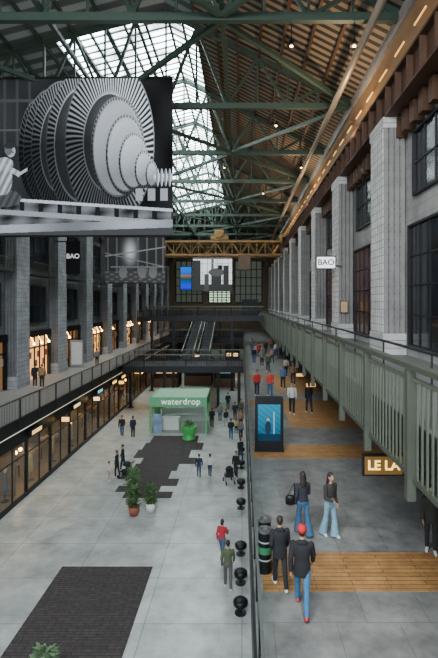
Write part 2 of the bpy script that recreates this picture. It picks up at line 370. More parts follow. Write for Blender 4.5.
interior=M('shop_back_wall',(.32,.2,.1),.7,var=.7,scale=1.2)
struct('wall_shop_back',MB().box(-16.75,-16.6,10,100,0,3.95),interior,'brown back wall inside the shops','wall')
struct('floor_shop',MB().box(-16.6,-11.8,10,100,.0,.03),M('shop_floor',(.22,.16,.1),.4),'warm brown shop floor','floor')
def shopwin(y):
    t=thing('shop_window','black framed full height glass shop window','shop window',(-11.75,y,0),group='glass shop windows')
    mb=MB().box(-.1,.06,-.08,.08,0,3.85).box(-.05,.05,.08,2.92,3.05,3.85).box(-.05,.05,.08,2.92,0,.25).box(-.03,.03,1.47,1.53,.25,3.05).box(-.03,.03,.08,2.92,2.3,2.36)
    part(t,'frame',mb,black); part(t,'glass',MB().box(-.01,.01,.08,2.92,.25,3.05),glass); return t
s0=shopwin(15)
for i in range(1,22): copy_tree(s0,(-11.75,15+3*i,0))
def lightp(y,x,l=1.6):
    return single('ceiling_light_panel',MB().box(-.08,.08,0,l,0,.05),warm2,'warm linear ceiling light inside a shop','ceiling light',(x,y,3.85),group='shop ceiling lights')
for i in range(21):
    if i%3!=1: lightp(15.6+3*i,-12.8)
    if i%3!=2: lightp(15.6+3*i,-15.2)
    if i%2: lightp(15.6+3*i,-14)
cols=[(.5,.25,.1),(.25,.3,.2),(.5,.45,.35),(.3,.08,.06),(.1,.12,.2),(.6,.5,.2)]
for i in range(7):
    struct('wall_partition_%d'%i,MB().box(-16.6,-12.3,14.8+9*i,14.92+9*i,0,3.9),M('partition',(.2,.14,.09),.7),'partition wall between two shops','wall')
def shelf(y,k):
    t=thing('display_shelf','tall lit shelf with stacked goods in a shop','shelf',(-16.25,y,.03),group='lit display shelves')
    mb=MB().box(-.3,-.25,0,2,0,2.6).box(-.3,.2,-.04,0,0,2.6).box(-.3,.2,2,2.04,0,2.6)
    for z in (.1,.7,1.3,1.9,2.5): mb.box(-.3,.2,0,2,z,z+.04)
    part(t,'rack',mb,M('oak_shelf',(.35,.2,.1),.5)); 
    mb=MB()
    for z in (.14,.74,1.34,1.94):
        x=.08
        while x<1.7:
            w_=random.uniform(.08,.25); mb.box(-.2,.12,x,x+w_,z,z+random.uniform(.2,.45)); x+=w_+random.uniform(.02,.12)
    part(t,'goods',mb,M('goods%d'%(k%6),cols[k%6],.6))['kind']='stuff'
for i in range(20): shelf(15.5+3*i,i)
def mannequin(y,k):
    t=thing('mannequin','clothed shop mannequin on a round stand','mannequin',(-12.5,y,.03),math.pi*1.5,group='shop mannequins')
    part(t,'stand',MB().cyl((0,0,0),(0,0,.03),.2).cyl((0,0,0),(0,0,.8),.02,n=8),black)
    part(t,'garment',MB().loft([(0,0,.55,.2,.16),(0,0,.95,.17,.12),(0,0,1.15,.13,.1),(0,0,1.4,.2,.12),(0,0,1.5,.08,.07)]),M('cloth%d'%(k%6),cols[(k+2)%6],.8),smooth=True)
    part(t,'head_form',MB().cyl((0,0,1.48),(0,0,1.6),.05).ell((0,0,1.68),.08,.1,.12),M('ivory',(.6,.52,.4),.5),smooth=True)
for i in range(13): mannequin(17+3*i+(i%3)*.1,i)
def table(y):
    t=thing('display_table','low wooden display table in a shop','table',(-13.9,y,.03),group='shop display tables')
    part(t,'table_top',MB().box(-.5,.5,-.8,.8,.75,.82),M('oak_shelf',(.35,.2,.1),.5))
    for x in (-.44,.44):
        for yy in (-.74,.74): part(t,'leg',MB().box(x-.03,x+.03,yy-.03,yy+.03,0,.75),black)
    part(t,'folded_goods',MB().box(-.4,-.1,-.6,-.3,.82,.95).box(-.35,0,-.1,.3,.82,.9).box(.1,.4,-.5,-.1,.82,1.0).box(.05,.35,.3,.6,.82,.92),M('cream_cloth',(.6,.5,.35),.8))['kind']='stuff'
for i in range(12): table(16.8+3*i)
def globe():
    t=thing('pendant_globe','small glowing pendant globe lamp in a shop','lamp',(-12.4,16.5,2.75),group='shop pendant globes')
    part(t,'cord',MB().cyl((0,0,.1),(0,0,1.1),.012,n=6),black); part(t,'bulb',MB().ell((0,0,0),.1,.1,.1),warm,smooth=True); return t
g_=globe()
for i in range(1,26): copy_tree(g_,(-12.4-.7*(i%4),16.5+1.9*i,2.75-.45*(i%3)))
for k,(y,c,e) in enumerate([(24,(1,.6,.2),1.6),(30,(1,.7,.35),1.6),(35,(.1,.5,.7),1.6),(39,(1,.6,.1),3),(42,(1,.5,.1),3),(45,(1,.65,.15),3),(50,(1,.5,.15),3)]):
    t=thing('fascia_sign','lit shop fascia sign above a shop window','sign',(-11.6,y,3.2),group='lit fascia signs')
    part(t,'casing',MB().box(-.05,.12,0,1.3,0,.36),black); part(t,'panel',MB().box(.12,.13,.08,1.22,.08,.28),M('sign%d'%k,c,.5,es=e,ecol=c))
def blade(y,c,k):
    t=thing('blade_sign','small glowing sign projecting over the shop windows','sign',(-11.5,y,3.1),group='projecting shop signs')
    part(t,'casing',MB().box(-.1,.55,0,.1,-.2,.2),black); part(t,'panel',MB().box(.03,.5,-.012,0,-.14,.14),M('bl%d'%k,c,.5,es=1.8,ecol=c))
for k,(y,c) in enumerate([(28,(1,.6,.2)),(34,(1,.7,.3)),(41,(1,.55,.1)),(47,(1,.6,.1))]): blade(y,c,k)
wa=M('warm_shop_glow',(.6,.3,.1),.6,es=1.5,ecol=(1,.5,.16),var=.7,scale=1.5)
for i in range(2,12):
    y=PLY[i]+1.9
    t=thing('gallery_shopfront','lit shopfront with black frame between pilasters','shopfront',(-16.8,y+.3,MID),group='gallery shopfronts')
    part(t,'back_panel',MB().box(0,.03,0,4.5,.02,3.4),wa if i%2 else M('dim_shop_interior',(.12,.075,.045),.5,es=.2,ecol=(1,.5,.2),var=.8,scale=1.2))
    mb=MB().box(0,.3,-.1,0,0,3.6).box(0,.3,4.5,4.6,0,3.6).box(0,.35,-.1,4.6,3.4,3.9)
    for q in (.9,1.8,2.7,3.6): mb.box(.2,.28,q-.06,q+.06,0,3.4)
    mb.box(.2,.28,0,4.5,2.5,2.62)
    part(t,'frame',mb,black)
    mb=MB()
    for q in range(9):
        z=.3+.7*(q%3); mb.box(.05,.18,.2+q*.48,.5+q*.48,z,z+.5)
    part(t,'display_goods',mb,M('goods%d'%(i%6),cols[i%6],.6))['kind']='stuff'
    for q in (1,2.3,3.6)[:3 if i%2 else 1]: part(t,'globe_lamp',MB().ell((.6,q,2.9),.1,.1,.1).cyl((.3,q,3.5),(.6,q,2.95),.015,n=6),warm)
for i in range(2,12):
    y=PLY[i]+2.3
    window(-16.8,y,y+4.2,13.3,17,4,3,wn,'dark steel framed upper gallery window',1); wn+=1
    t=thing('window_balcony','small dark steel balcony below an upper window','balcony',(-16.7,y,12.6),group='small window balconies')
    part(t,'floor_plate',MB().box(0,.9,0,4.2,0,.1),dark)
    mb=MB().box(.86,.9,0,4.2,1,1.06)
    for q in range(22): mb.box(.87,.89,q*.2,q*.2+.02,.1,1)
    part(t,'guard_rail',mb,railp)
    window(-16.8,y+.3,y+3.9,9,11.8,4,2,wn,'dark glazed gallery window',1); wn+=1
t=thing('vertical_banner','small dark fabric banner with white letters','banner',(0,0,0)); x0,d,z0=at(66,274,37.3); x1,_,z1=at(80,241,37.3)
part(t,'cloth',MB().box(x0,x1,d,d+.03,z0,z1),black); part(t,'bracket',MB().box(-15.85,x1,d+.03,d+.09,z1-.1,z1),dark)
part(t,'lettering',text_mesh('BAO',.55,M('white_print',(.8,.8,.8),.6,es=.5,ecol=(1,1,1)),bold=.012),None,loc=((x0+x1)/2,d-.02,z1-1.3))
t=thing('poster_stand','pale grey poster lightbox on the gallery','poster',(-15.6,41.5,MID)); part(t,'case',MB().box(-.6,.6,0,.2,0,2.6),M('pale_grey_metal',(.25,.25,.24),.5)); part(t,'sheet',MB().box(-.5,.5,-.01,0,.3,2.4),M('pale_poster',(.4,.4,.38),.6,es=.15,ecol=(.9,.9,.85)))

# ---------------------------------------------------------------- banners
def turbine(U,V):
    px=-12+U*187; py=235-V*158
    rng=np.sin(px*12.9898+py*78.233)*43758.5; rng=rng-np.floor(rng)
    g=.010+.02*(1-U)+.008*(np.sin(px*.11+1)*np.sin(py*.07))
    g=np.where((px<34)&(py<145)&(np.abs(np.sin(px*.25))>.95),.05,g)
    g=np.where((py>98)&(py<101)&(px<45),.06,g); g=np.where((py>128)&(py<130)&(px<34),.08,g)
    y1=196+.07*px
    base=.09+.05*np.sin(px*.21+py*.1)+.03*np.sin(py*.6+px*.03)
    def wheel(g,cx,cy,rx,ry,hub,N,b0,b1,light=1.0,tw=1.6,smooth=False,curve=0):
        dx=(px-cx)/rx; dy=(py-cy)/ry; r=np.sqrt(dx*dx+dy*dy); a=np.arctan2(dy,dx)
        s=.5+.5*np.sin(a*N+r*tw+curve*r*r); bl=b0+(b1-b0)*s**2
        sh=np.clip(.4+.6*np.cos(a+1.0),.08,1)*light
        g=np.where(r<1.0,bl*sh,g); g=np.where((r<1.0)&(r>.98),.25*sh+.01,g)
        if smooth: g=np.where(r<hub,(.18+.25*np.clip(-dy-.2*dx+.4,0,1.2))*light,g)
        else: g=np.where(r<hub,(.04+.12*(1-r/hub))*sh+.012,g)
        g=np.where((r<hub)&(r>hub*.96),.45*sh+.04,g)
        return g
    # rear discs, overlapping to the back
    g=wheel(g,40,150,20,52,.35,50,.004,.25,.7)
    g=wheel(g,52,148,27,60,.5,64,.004,.36,.8,curve=4)
    g=wheel(g,64,146,31,66,.72,72,.004,.45,.9,curve=4)
    g=wheel(g,84,144,36,74,.78,80,.005,.6,1.0,curve=5)
    g=wheel(g,112,142,45,84,.60,84,.008,.95,1.15,tw=3,curve=5)
    # smooth stepped hub
    g=wheel(g,120,148,27,52,.93,60,.1,.5,1.0,smooth=True)
    g=wheel(g,128,154,20,40,.93,40,.1,.5,1.15,smooth=True)
    g=wheel(g,136,161,15,29,.9,40,.1,.6,1.3,smooth=True)
    g=wheel(g,146,169,9,19,.85,24,.08,.7,1.3,smooth=True)
    g=wheel(g,154,174,6,14,.8,20,.08,.6,1.2,smooth=True)
    sh_=(np.abs(py-177)<4)&(px>156); g=np.where(sh_,.7-.5*np.abs(py-176)/5,g)
    for k in range(4):
        c=160+k*4; g=np.where(((px-c)/1.6)**2+((py-177)/9)**2<1,.15+.4*(px>c),g)
    g=np.where(py>y1,base,g)
    g=np.where((py>y1)&(py<y1+3),.5,g); g=np.where((py>y1+12)&(py<y1+17),.28,g)
    g=np.where((py>y1+3)&(py<y1+12)&(np.sin(px*.33)>.7),.012,g)
    g=np.where(py>224-.03*px,.25+.1*np.sin(px*.05+1),g); g=np.where(py>232-.03*px,.05,g)
    g=np.where((px>138)&(py>188)&(py<200)&(np.sin(px*.5)>-.3),.3,g)
    E=lambda cx,cy,rx,ry:((px-cx)/rx)**2+((py-cy)/ry)**2<1
    fold=.5+.5*np.sin(px*.9+py*.45)
    g=np.where(E(6,197,17,9),.04+.04*fold,g)
    g=np.where(E(3,178,11,17)&(py<194),.14+.4*fold*np.clip((px+8)/14,0,1),g)
    g=np.where(E(6,163,9,7),.2+.35*fold,g)
    g=np.where((np.abs((py-167)-(px-9)*.5)<3)&(px>6)&(px<21),.25+.3*fold,g); g=np.where((np.abs((py-173)+(px-21)*.6)<1.7)&(px>19)&(px<29),.4,g)
    g=np.where(E(12.5,150,4.6,6.0),.36,g); g=np.where(E(10,148,4.0,6),.12,g); g=np.where(E(11.2,144.4,5.4,3.2),.03,g); g=np.where(E(14.5,151,1.2,.8),.06,g)
    g=g*(.82+.36*rng)
    g=np.clip(g,0.004,1); return g*.94,g*1.0,g*1.08
def interior_pic(U,V):
    g=.035+.6*np.exp(-((U-.42)/.09)**2-((V-.68)/.22)**2)
    for c in (.05,.2,.55,.7,.85,.97): g=np.where((np.abs(U-c)<.014)&(V>.1),.12,g)
    g=np.where(np.abs(V-.68-.2*(U-.5))<.014,.25,g); g=np.where(np.abs(V-.5+.3*(U-.5))<.012,.2,g)
    g=np.where(V<.25,.06+.1*np.clip(np.sin(U*40)*np.sin(V*60),0,1),g); g=np.where((np.abs(V-.35)<.015)&(U>.1),.2,g)
    for c in (.3,.62,.8): g=np.where(((U-c)/.07)**2+((V-.24)/.14)**2<1,.22*(1-V),g)
    g=np.clip(g,.006,1); return g,g,g*1.05
def pipes_pic(U,V):
    g=np.full_like(U,.65)
    g=np.where(np.abs(U-.5)<.03,.08,g)
    for c in (.1,.24,.38,.62,.76,.9): g=np.where((np.abs(U-c)<.012),.2,g)
    for c in (.3,.55,.8): g=np.where((np.abs(V-c)<.012),.2,g)
    g=np.where((U<.2)&(V<.9),.03,g); g=np.where((np.abs(U-.6)<.13)&(V<.55),.03,g); g=np.where(((U-.6)/.2)**2+((V-.55)/.12)**2<1,.06,g)
    g=np.where((np.abs(U-.85)<.07)&(V<.75),.03,g); g=np.where(V<.2,.03,g); g=np.where((np.abs(U-.35)<.06)&(V<.5),.05,g); g=np.where(V>.93,.1,g)
    return g*.95,g,g*1.02
def banner(lab,cx,d,z0,w,h,fn,nx,ny,topz,rot=0,es=.12):
    t=thing('hanging_banner',lab,'banner',(cx,d,z0),rot)
    m=Mattr('banner_print%d'%int(d),.9,es)  # cloth emits its own print: brightness put into the material, no lamp
    part(t,'printed_cloth',picture(w,h,fn,nx,ny,m),None,loc=(0,-.03,0))
    part(t,'backing_cloth',MB().box(-w/2,w/2,0,.02,0,h),M('grey_cloth',(.2,.2,.2),.8))
    part(t,'top_bar',MB().cyl((-w/2-.1,0,h),(w/2+.1,0,h),.06,n=8),black); part(t,'bottom_bar',MB().cyl((-w/2-.1,0,0),(w/2+.1,0,0),.06,n=8),black)
    mb=MB()
    for k in (-.45,-.15,.15,.45): mb.cyl((w*k,0,h),(w*k,0,topz-z0),.015,n=6)
    part(t,'cable',mb,black)
x0,_,z0=at(-14,236,25); x1,_,z1=at(173,78,25)
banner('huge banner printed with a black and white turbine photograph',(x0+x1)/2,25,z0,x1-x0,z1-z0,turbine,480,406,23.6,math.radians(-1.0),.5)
x0,_,z0=at(105,283,48); x1,_,z1=at(165,237,48)
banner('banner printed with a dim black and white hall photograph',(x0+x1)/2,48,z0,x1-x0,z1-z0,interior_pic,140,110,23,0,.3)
x0,_,z0=at(193,291,76); x1,_,z1=at(232,257,76)
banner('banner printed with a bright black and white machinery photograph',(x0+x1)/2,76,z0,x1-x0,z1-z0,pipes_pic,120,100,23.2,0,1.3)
x0,_,z0=at(178,290,70); x1,_,z1=at(190,265,70)
t=thing('display_screen','narrow vertical screen glowing blue','screen',((x0+x1)/2,72.4,z0)); part(t,'casing',MB().box(-1,1,0,.2,0,z1-z0).cyl((0,.1,z1-z0),(0,.1,23.1-z0),.03,n=6),black)
part(t,'display',picture(1.8,z1-z0-.2,lambda U,V:(.01+.25*np.exp(-((V-.6)/.06)**2),.03+.1*V,.3+.25*np.sin(V*9)),20,50,Mattr('blue_display',.3,1.0)),None,loc=(0,-.02,.1))

# ---------------------------------------------------------------- overhead crane
zb=17.4; zt=19.9
t=thing('overhead_crane','ochre lattice girder overhead travelling crane','crane',(0,62.9,0))
for k,yy in enumerate((0,2.6)):
    mb=MB().beam((-15.7,yy,zb+.0),(5.7,yy,zb),.22,.28).beam((-15.7,yy,zt-.6),(5.7,yy,zt-.6),.22,.28)
    part(t,'girder_chord',mb,ochre)
    mb=MB(); n=18
    for i in range(n):
        a=-15.7+21.4*i/n; b=-15.7+21.4*(i+1)/n
        mb.beam((a,yy,zb),(b,yy,zt-.6),.1) if i%2 else mb.beam((a,yy,zt-.6),(b,yy,zb),.1)
        mb.beam((b,yy,zb),(b,yy,zt-.6),.09)
    part(t,'lattice',mb,ochre)
part(t,'end_carriage',MB().box(5.6,6.7,-.4,3.0,zt+.02,zt+.4).box(5.4,5.75,-.2,2.8,zt-.8,zt+.4),ochre); part(t,'end_carriage',MB().box(-16.6,-15.6,-.4,3.0,zt+.02,zt+.4).box(-15.75,-15.4,-.2,2.8,zt-.8,zt+.4),ochre)
part(t,'walkway',MB().box(-15.7,5.7,.1,2.5,zt-.5,zt-.4),rust)
part(t,'trolley',MB().box(-4.5,-2,.1,2.6,zt-.35,zt+.3).box(-4,-2.6,.5,2,zt+.3,zt+1.2).cyl((-3.2,-.2,zt+.5),(-3.2,2.6,zt+.5),.5),ochre)
part(t,'hook_block',MB().cyl((-3.2,1.3,zt-.4),(-3.2,1.3,16),.04,n=6).box(-3.5,-2.9,1.1,1.5,15.4,16),dark)
part(t,'operator_cab',MB().box(-.5,1.2,-.6,1,zb-2.2,zb-.1),M('cab_brown',(.15,.1,.06),.6))

# ---------------------------------------------------------------- bridges, escalators
def bridge(name,lab,y0,y1,z,xa,xb,lamps):
    t=thing(name,lab,'footbridge',(0,y0,z))
    part(t,'deck',MB().box(xa,xb,0,y1-y0,-.4,0),dark)
    part(t,'edge_beam',MB().box(xa,xb,-.1,0,-.55,.08).box(xa,xb,y1-y0,y1-y0+.1,-.55,.08),black)
    for yy in (0,y1-y0):
        part(t,'handrail',MB().box(xa,xb,yy-.04,yy+.04,1.12,1.2),railg)
        mb=MB(); n=int((xb-xa)/.16)
        for i in range(n): mb.box(xa+i*.16,xa+i*.16+.03,yy-.01,yy+.01,.05,1.12)
        for i in range(int((xb-xa)/2)+1): mb.box(xa+i*2,xa+i*2+.09,yy-.04,yy+.04,.0,1.12)
        part(t,'railing_bars',mb,black)['kind']='stuff'
    n=lamps
    for i in range(n): part(t,'downlight',MB().cyl(((xa+(xb-xa)*(i+.5)/n),.6,-.46),((xa+(xb-xa)*(i+.5)/n),.6,-.4),.12),warm)
bridge('footbridge','black steel footbridge with downlights across the hall',42,46.5,MID,-11.4,.15,9)
bridge('footbridge','black steel high footbridge joining the balconies',66,70,UP,-15.7,2.7,10)
bridge('footbridge','second high dark footbridge with dark railings',52,53.5,UP+.6,-11.3,2.6,6)
bridge('footbridge','third mid level dark footbridge with dark railings',60.5,61.8,MID+1.2,-11.3,.1,7)
bridge('footbridge','far dark footbridge with downlights',80,84,MID,-11.4,.15,9)
for x in (-11.2,-7.8,-2.4,-.3):
    single('steel_column',MB().box(-.15,.15,-.15,.15,0,3.85).box(-.3,.3,-.3,.3,0,.05),black,'square black steel column under the footbridge','column',(x,44.2,0),group='footbridge columns')
for x in (-10.8,-8.2,-1.2): single('steel_column',MB().box(-.14,.14,-.14,.14,0,8.34).box(-.3,.3,-.3,.3,0,.05),black,'tall slim black column under a high footbridge','column',(x,52.75,0),group='footbridge columns')
for x in (-11,-8,-1.5): single('steel_column',MB().box(-.2,.2,-.2,.2,0,7.75).box(-.35,.35,-.35,.35,0,.05),black,'tall black steel column under the high footbridge','column',(x,68,0),group='footbridge columns')
for k,(x,y,w_,h_) in enumerate([(-9.5,54.5,3.2,3.2),(-5.6,56,3.5,3.3),(-2.2,54.5,2.6,3.0),(-6.6,70.5,2.6,3.4),(-1.6,72,2.4,3.4)]):
    t=thing('retail_unit','dark timber retail unit with glowing counter','kiosk',(x,y,0),group='dark retail units')
    part(t,'shell',MB().box(-w_/2,w_/2,.8,3,0,h_).box(-w_/2,w_/2,0,3,h_-.5,h_).box(-w_/2,-w_/2+.1,0,3,0,h_).box(w_/2-.1,w_/2,0,3,0,h_),dark)
    part(t,'counter',MB().box(-w_/2+.1,w_/2-.1,.1,.6,0,1.1),M('walnut',(.12,.06,.03),.5)); part(t,'lit_menu',MB().box(-w_/2+.3,w_/2-.3,.76,.8,1.7,2.2),M('menu_glow',(1,.7,.35),.5,es=3,ecol=(1,.6,.25)) if k!=2 else M('teal_glow',(.2,.8,.6),.5,es=1.2,ecol=(.2,.8,.6)))
def escalator(x,y0,z0,y1,z1,lab):
    t=thing('escalator',lab,'escalator',(x,y0,z0),group='escalators'); L=y1-y0; H=z1-z0
    mb=MB(); 
    mb.v+=[(-.6,0,-.3),(.6,0,-.3),(.6,L,H-.35),(-.6,L,H-.35),(-.6,0,0),(.6,0,0),(.6,L,H),(-.6,L,H)]; mb.f+=[(0,3,2,1),(4,5,6,7),(0,1,5,4),(1,2,6,5),(2,3,7,6),(3,0,4,7)]
    part(t,'truss_casing',mb,dark)
    mb=MB(); ns=26
    for i in range(ns): mb.box(-.5,.5,L*i/ns,L*(i+1)/ns,H*i/ns-.05,H*(i+1)/ns+.02)
    part(t,'steps',mb,M('step_metal',(.05,.05,.055),.6,.3))
    for s in (-.62,.62):
        part(t,'balustrade',MB().quad((s,0,0),(s,L,H),(s,L,H+.9),(s,0,.9)),glassr); part(t,'handrail',MB().beam((s,-.3,.92),(s,L+.2,H+.95),.09,.07),railg)
for x in (-4.1,-5.8): escalator(x,47.2,MID,59.2,UP-.35,'escalator rising between levels with grey handrails')
t=thing('landing','dark landing deck on slim legs joining escalators to high footbridge','landing',(0,0,0))
part(t,'deck',MB().box(-7.2,-3,59.5,65.8,UP-.4,UP-.02),dark)
for x in (-7.1,-3.2): part(t,'leg',MB().box(x,x+.16,63.2,63.36,0,UP-.4),black)
struct('floor_upper_link',MB().box(-7.2,-3,46.65,48.3,3.95,MID-.01),dark,'dark landing joining footbridge and escalators','floor')
gl=M('bright_end_glass',(.6,.8,.6),.5,es=1.0,ecol=(.75,1,.7),var=.4,scale=.5)
for k,(xa,xb,za,zb2) in enumerate([(-7.5,-2.6,10.6,13.5),(-15,-9,10.6,20),(-1.6,4.5,10.6,20),(-7.5,-2.6,14.5,22)]):
    t=thing('window_%d'%wn,'tall multi-pane end wall window letting daylight in','window',(xa,99.9,za),kind='structure'); wn+=1
    part(t,'glass',MB().box(0,xb-xa,0,.1,0,zb2-za),gl if k in (0,) else M('dim_end_glass',(.03,.045,.035),.4,es=.06,ecol=(.7,.8,.6)))
    mb=MB(); 
    for i in range(6): mb.box((xb-xa)*i/5-.12,(xb-xa)*i/5+.12,-.12,0,0,zb2-za)
    for i in range(6): mb.box(0,xb-xa,-.1,0,(zb2-za)*i/5-.1,(zb2-za)*i/5+.1)
    part(t,'frame',mb,black)
single('plant_room_box',MB().box(-1.2,1.2,0,3,0,2.6).box(-1.3,1.3,-.1,3.1,2.6,2.75),dark,'dark box cabin on the high footbridge','cabin',(1.2,66.6,UP+.01))

# ---------------------------------------------------------------- walkway glass railing
def grail(y):
    t=thing('glass_railing','glass railing panel with dark rail along the walkway edge','railing',(.3,y,MID),group='walkway glass railing')
    part(t,'post',MB().box(-.02,.02,-.025,.025,0,1.1),black); part(t,'handrail',MB().box(-.025,.025,-.025,1.475,1.1,1.14),M('steel_handrail',(.16,.17,.17),.35,.6))
    part(t,'glass_panel',MB().box(-.008,.008,.05,1.45,.06,1.08),glassr); return t
g0=grail(3)
for i in range(1,60): copy_tree(g0,(.3,3+1.5*i,MID))

# ---------------------------------------------------------------- floor mats
mat_m=Mtile('woven_dark_mat',(.045,.039,.037),(.058,.05,.047),(.018,.016,.016),.5,.12,'XY',.9,noise=.4,nscale=6,mortar=.012)
single('floor_mat',MB().box(-1.8,1.8,-3,2.5,0,.02),mat_m,'large dark brown woven floor mat','mat',(-5.35,15,.002))
def gq(mb,px0,px1,py0,py1):
    d0=F*CZ/(py1-VY); d1=F*CZ/(py0-VY); dm=(d0+d1)/2; return mb.box((px0-VX)*dm/F,(px1-VX)*dm/F,d0,d1,0,.02)
mb=MB()
gq(mb,152,198,436,443); gq(mb,144,203,443,450); gq(mb,136,190,450,458); gq(mb,142,196,458,464); gq(mb,134,178,464,471); gq(mb,122,170,471,479); gq(mb,130,178,479,486); gq(mb,117,160,486,492); gq(mb,124,172,492,498)
single('floor_mat',mb,mat_m,'stepped dark woven floor mat near the plants','mat',(0,0,.002))

# ---------------------------------------------------------------- green kiosk
kg=M('mint_green_panel',(.12,.40,.19),.45,var=.08)
kl=M('pale_mint_roof',(.28,.5,.33),.5,var=.1)
wh=M('white_laminate',(.6,.65,.6),.4,var=.05)
t=thing('kiosk','mint green open kiosk with lettered fascia and counter','kiosk',(-5.1,35.2,0)); W=2.3; Dp=4.0
part(t,'platform',MB().box(-W,W,0,Dp,0,.06),M('kiosk_floor',(.3,.33,.3),.5))
for x in (-W,W-.16):
    for y in (0,Dp-.16): part(t,'post',MB().box(x,x+.16,y,y+.16,.06,2.2),kg)
part(t,'fascia',MB().box(-W,W,0,.12,2.2,2.95).box(-W,W,Dp-.12,Dp,2.2,2.95).box(-W,-W+.12,.12,Dp-.12,2.2,2.95).box(W-.12,W,.12,Dp-.12,2.2,2.95),kg)
part(t,'roof_panel',MB().box(-W+.12,W-.12,.12,Dp-.12,2.8,2.88),kl)
part(t,'side_panel',MB().box(-W+.03,-W+.1,1.6,Dp-.2,.06,2.2),kg)
part(t,'back_panel',MB().box(-W+.3,W-.3,Dp-.22,Dp-.15,.06,2.2),M('soft_back',(.4,.45,.41),.5))
part(t,'counter',MB().box(-1.5,-.1,1.0,1.6,.06,1.0).box(-1.55,-.05,.95,1.65,1.0,1.06),wh)
part(t,'product_shelf',MB().box(-1.6,1.6,3.3,3.7,.7,.75).box(-1.6,1.6,3.3,3.7,1.3,1.35).box(-1.6,1.6,3.3,3.7,1.9,1.95),wh)
for k in range(14): part(t,'bottle',MB().cyl((-1.5+.22*k,3.5,1.35),(-1.5+.22*k,3.5,1.65),.05,n=8),M('bottle%d'%(k%3),[(.8,.3,.1),(.1,.4,.8),(.8,.7,.1)][k%3],.3))
part(t,'light_strip',MB().box(-1.8,1.8,1.9,2.0,2.7,2.76),M('kiosk_lamp',(1,1,1),.5,es=12,ecol=(1,.97,.9)))
part(t,'lettering',text_mesh('waterdrop',.70,M('white_letters',(.9,.95,.9),.4,es=.5,ecol=(1,1,1)),space=1.05),None,loc=(.2,-.02,2.6))
part(t,'poster',MB().box(-1.95,-1.35,.15,.19,.06,1.6),M('blue_poster',(.2,.3,.45),.5,var=.6,scale=2))
t=thing('display_pod','round bright green display planter beside the kiosk counter','planter',(-4.1,34.0,0))
part(t,'tub',MB().loft([(0,0,0,.5,.5),(0,0,.12,.52,.52),(0,0,.16,.3,.3),(0,0,.5,.45,.45),(0,0,.95,.62,.62),(0,0,1.0,.62,.62),(0,0,1.0,.52,.52),(0,0,.85,.5,.5)],24),M('bright_green_gloss',(.07,.46,.1),.35),smooth=True)
def leaves(mb,n,r,z0,z1,s):
    for i in range(n):
        a=random.uniform(0,6.28); rr=r*math.sqrt(random.random()); z=random.uniform(z0,z1); rr*=.55+.45*math.sin(math.pi*min(1,(z-z0)/(z1-z0)+.15)); c=Vector((rr*math.cos(a),rr*math.sin(a),z))
        d_=Vector((math.cos(a+random.uniform(-.6,.6)),math.sin(a+random.uniform(-.6,.6)),random.uniform(-.4,.9))).normalized(); sd=d_.cross(Vector((0,0,1))).normalized()*s*.28
        mb.quad(c,c+d_*s*.5+sd,c+d_*s,c+d_*s*.5-sd)
    return mb
leaf=M('green_leaf',(.05,.13,.03),.5,var=.7,scale=8)
part(t,'foliage',leaves(MB(),120,.35,.95,1.35,.2),leaf)
def plant(lab,loc,r,h,fh,potm,n=300,fr=.5,lm=leaf):
    t=thing('potted_plant',lab,'plant',loc)
    part(t,'pot',MB().loft([(0,0,0,r*.7,r*.7),(0,0,h*.5,r*.9,r*.9),(0,0,h,r,r),(0,0,h,r*.88,r*.88),(0,0,h*.85,r*.86,r*.86)],20),potm,smooth=True)
    mb=MB()
    for k in range(5):
        a=k*1.26; mb.cyl((.05*math.cos(a),.05*math.sin(a),h*.8),(.5*fr*math.cos(a),.5*fr*math.sin(a),h+fh*.7),.015,.008,n=6)
    part(t,'stems',mb,M('brown_stem',(.12,.08,.04),.7)); part(t,'foliage',leaves(MB(),n,fr,h,h+fh,.2),lm)
x,y,_=gd(134,515,0); plant('leafy shrub in a terracotta pot',(x,y,0),.28,.45,.95,M('terracotta',(.25,.07,.04),.7),240,.30)
x,y,_=gd(147,513,0); plant('leafy shrub in a white round pot',(x+.16,y+.15,0),.26,.45,.9,M('white_pot',(.6,.6,.57),.4),240,.26)
x,y,_=gd(131,499,0); plant('tall shrub in a dark pot on the mat',(x,y+.4,.03),.24,.35,1.1,black,230,.40)
x,y,_=gd(44,684,0); plant('low green plant in a white pot',(x,y,0),.22,.4,.6,M('white_pot',(.6,.6,.57),.4),160,.28,M('grey_green_leaf',(.12,.2,.1),.6,var=.6,scale=8))

# ---------------------------------------------------------------- digital totem
def portrait(U,V):
    r=.004+.01*V; g=.045+.085*V; b=.085+.12*V
    wv=.015*np.sin(U*20+V*40); g=g+wv; b=b+wv
    m=((U-.45)/.07)**2+((V-.58)/.05)**2<1; r=np.where(m,.2,r); g=np.where(m,.16,g); b=np.where(m,.15,b)
    m=((U-.45)/.13)**2+((V-.36)/.19)**2<1; r=np.where(m,.01,r); g=np.where(m,.02,g); b=np.where(m,.04,b)
    m=(np.abs(U-.72)<.03)&(V>.2)&(V<.8); r=np.where(m,.12,r); g=np.where(m,.25,g); b=np.where(m,.28,b)
    m=V<.2; r=np.where(m,.005,r); g=np.where(m,.02,g); b=np.where(m,.04,b); return r,g,b
x0,y0,_=gd(255,452,MID); 
t=thing('digital_totem','black advertising totem with blue screen','advertising totem',(x0+.58,y0,MID),math.radians(-3))
part(t,'casing',MB().box(-.56,.56,0,.45,.12,2.2).box(-.6,.6,-.03,.48,0,.12).box(-.58,.58,-.03,0,2.08,2.2).box(-.58,-.46,-.03,0,.12,2.08).box(.46,.58,-.03,0,.12,2.08),black)
part(t,'screen',picture(.92,1.5,portrait,50,80,Mattr('totem_screen',.2,1.1)),None,loc=(0,-.015,.45))
x,y,_=gd(263,584,MID)
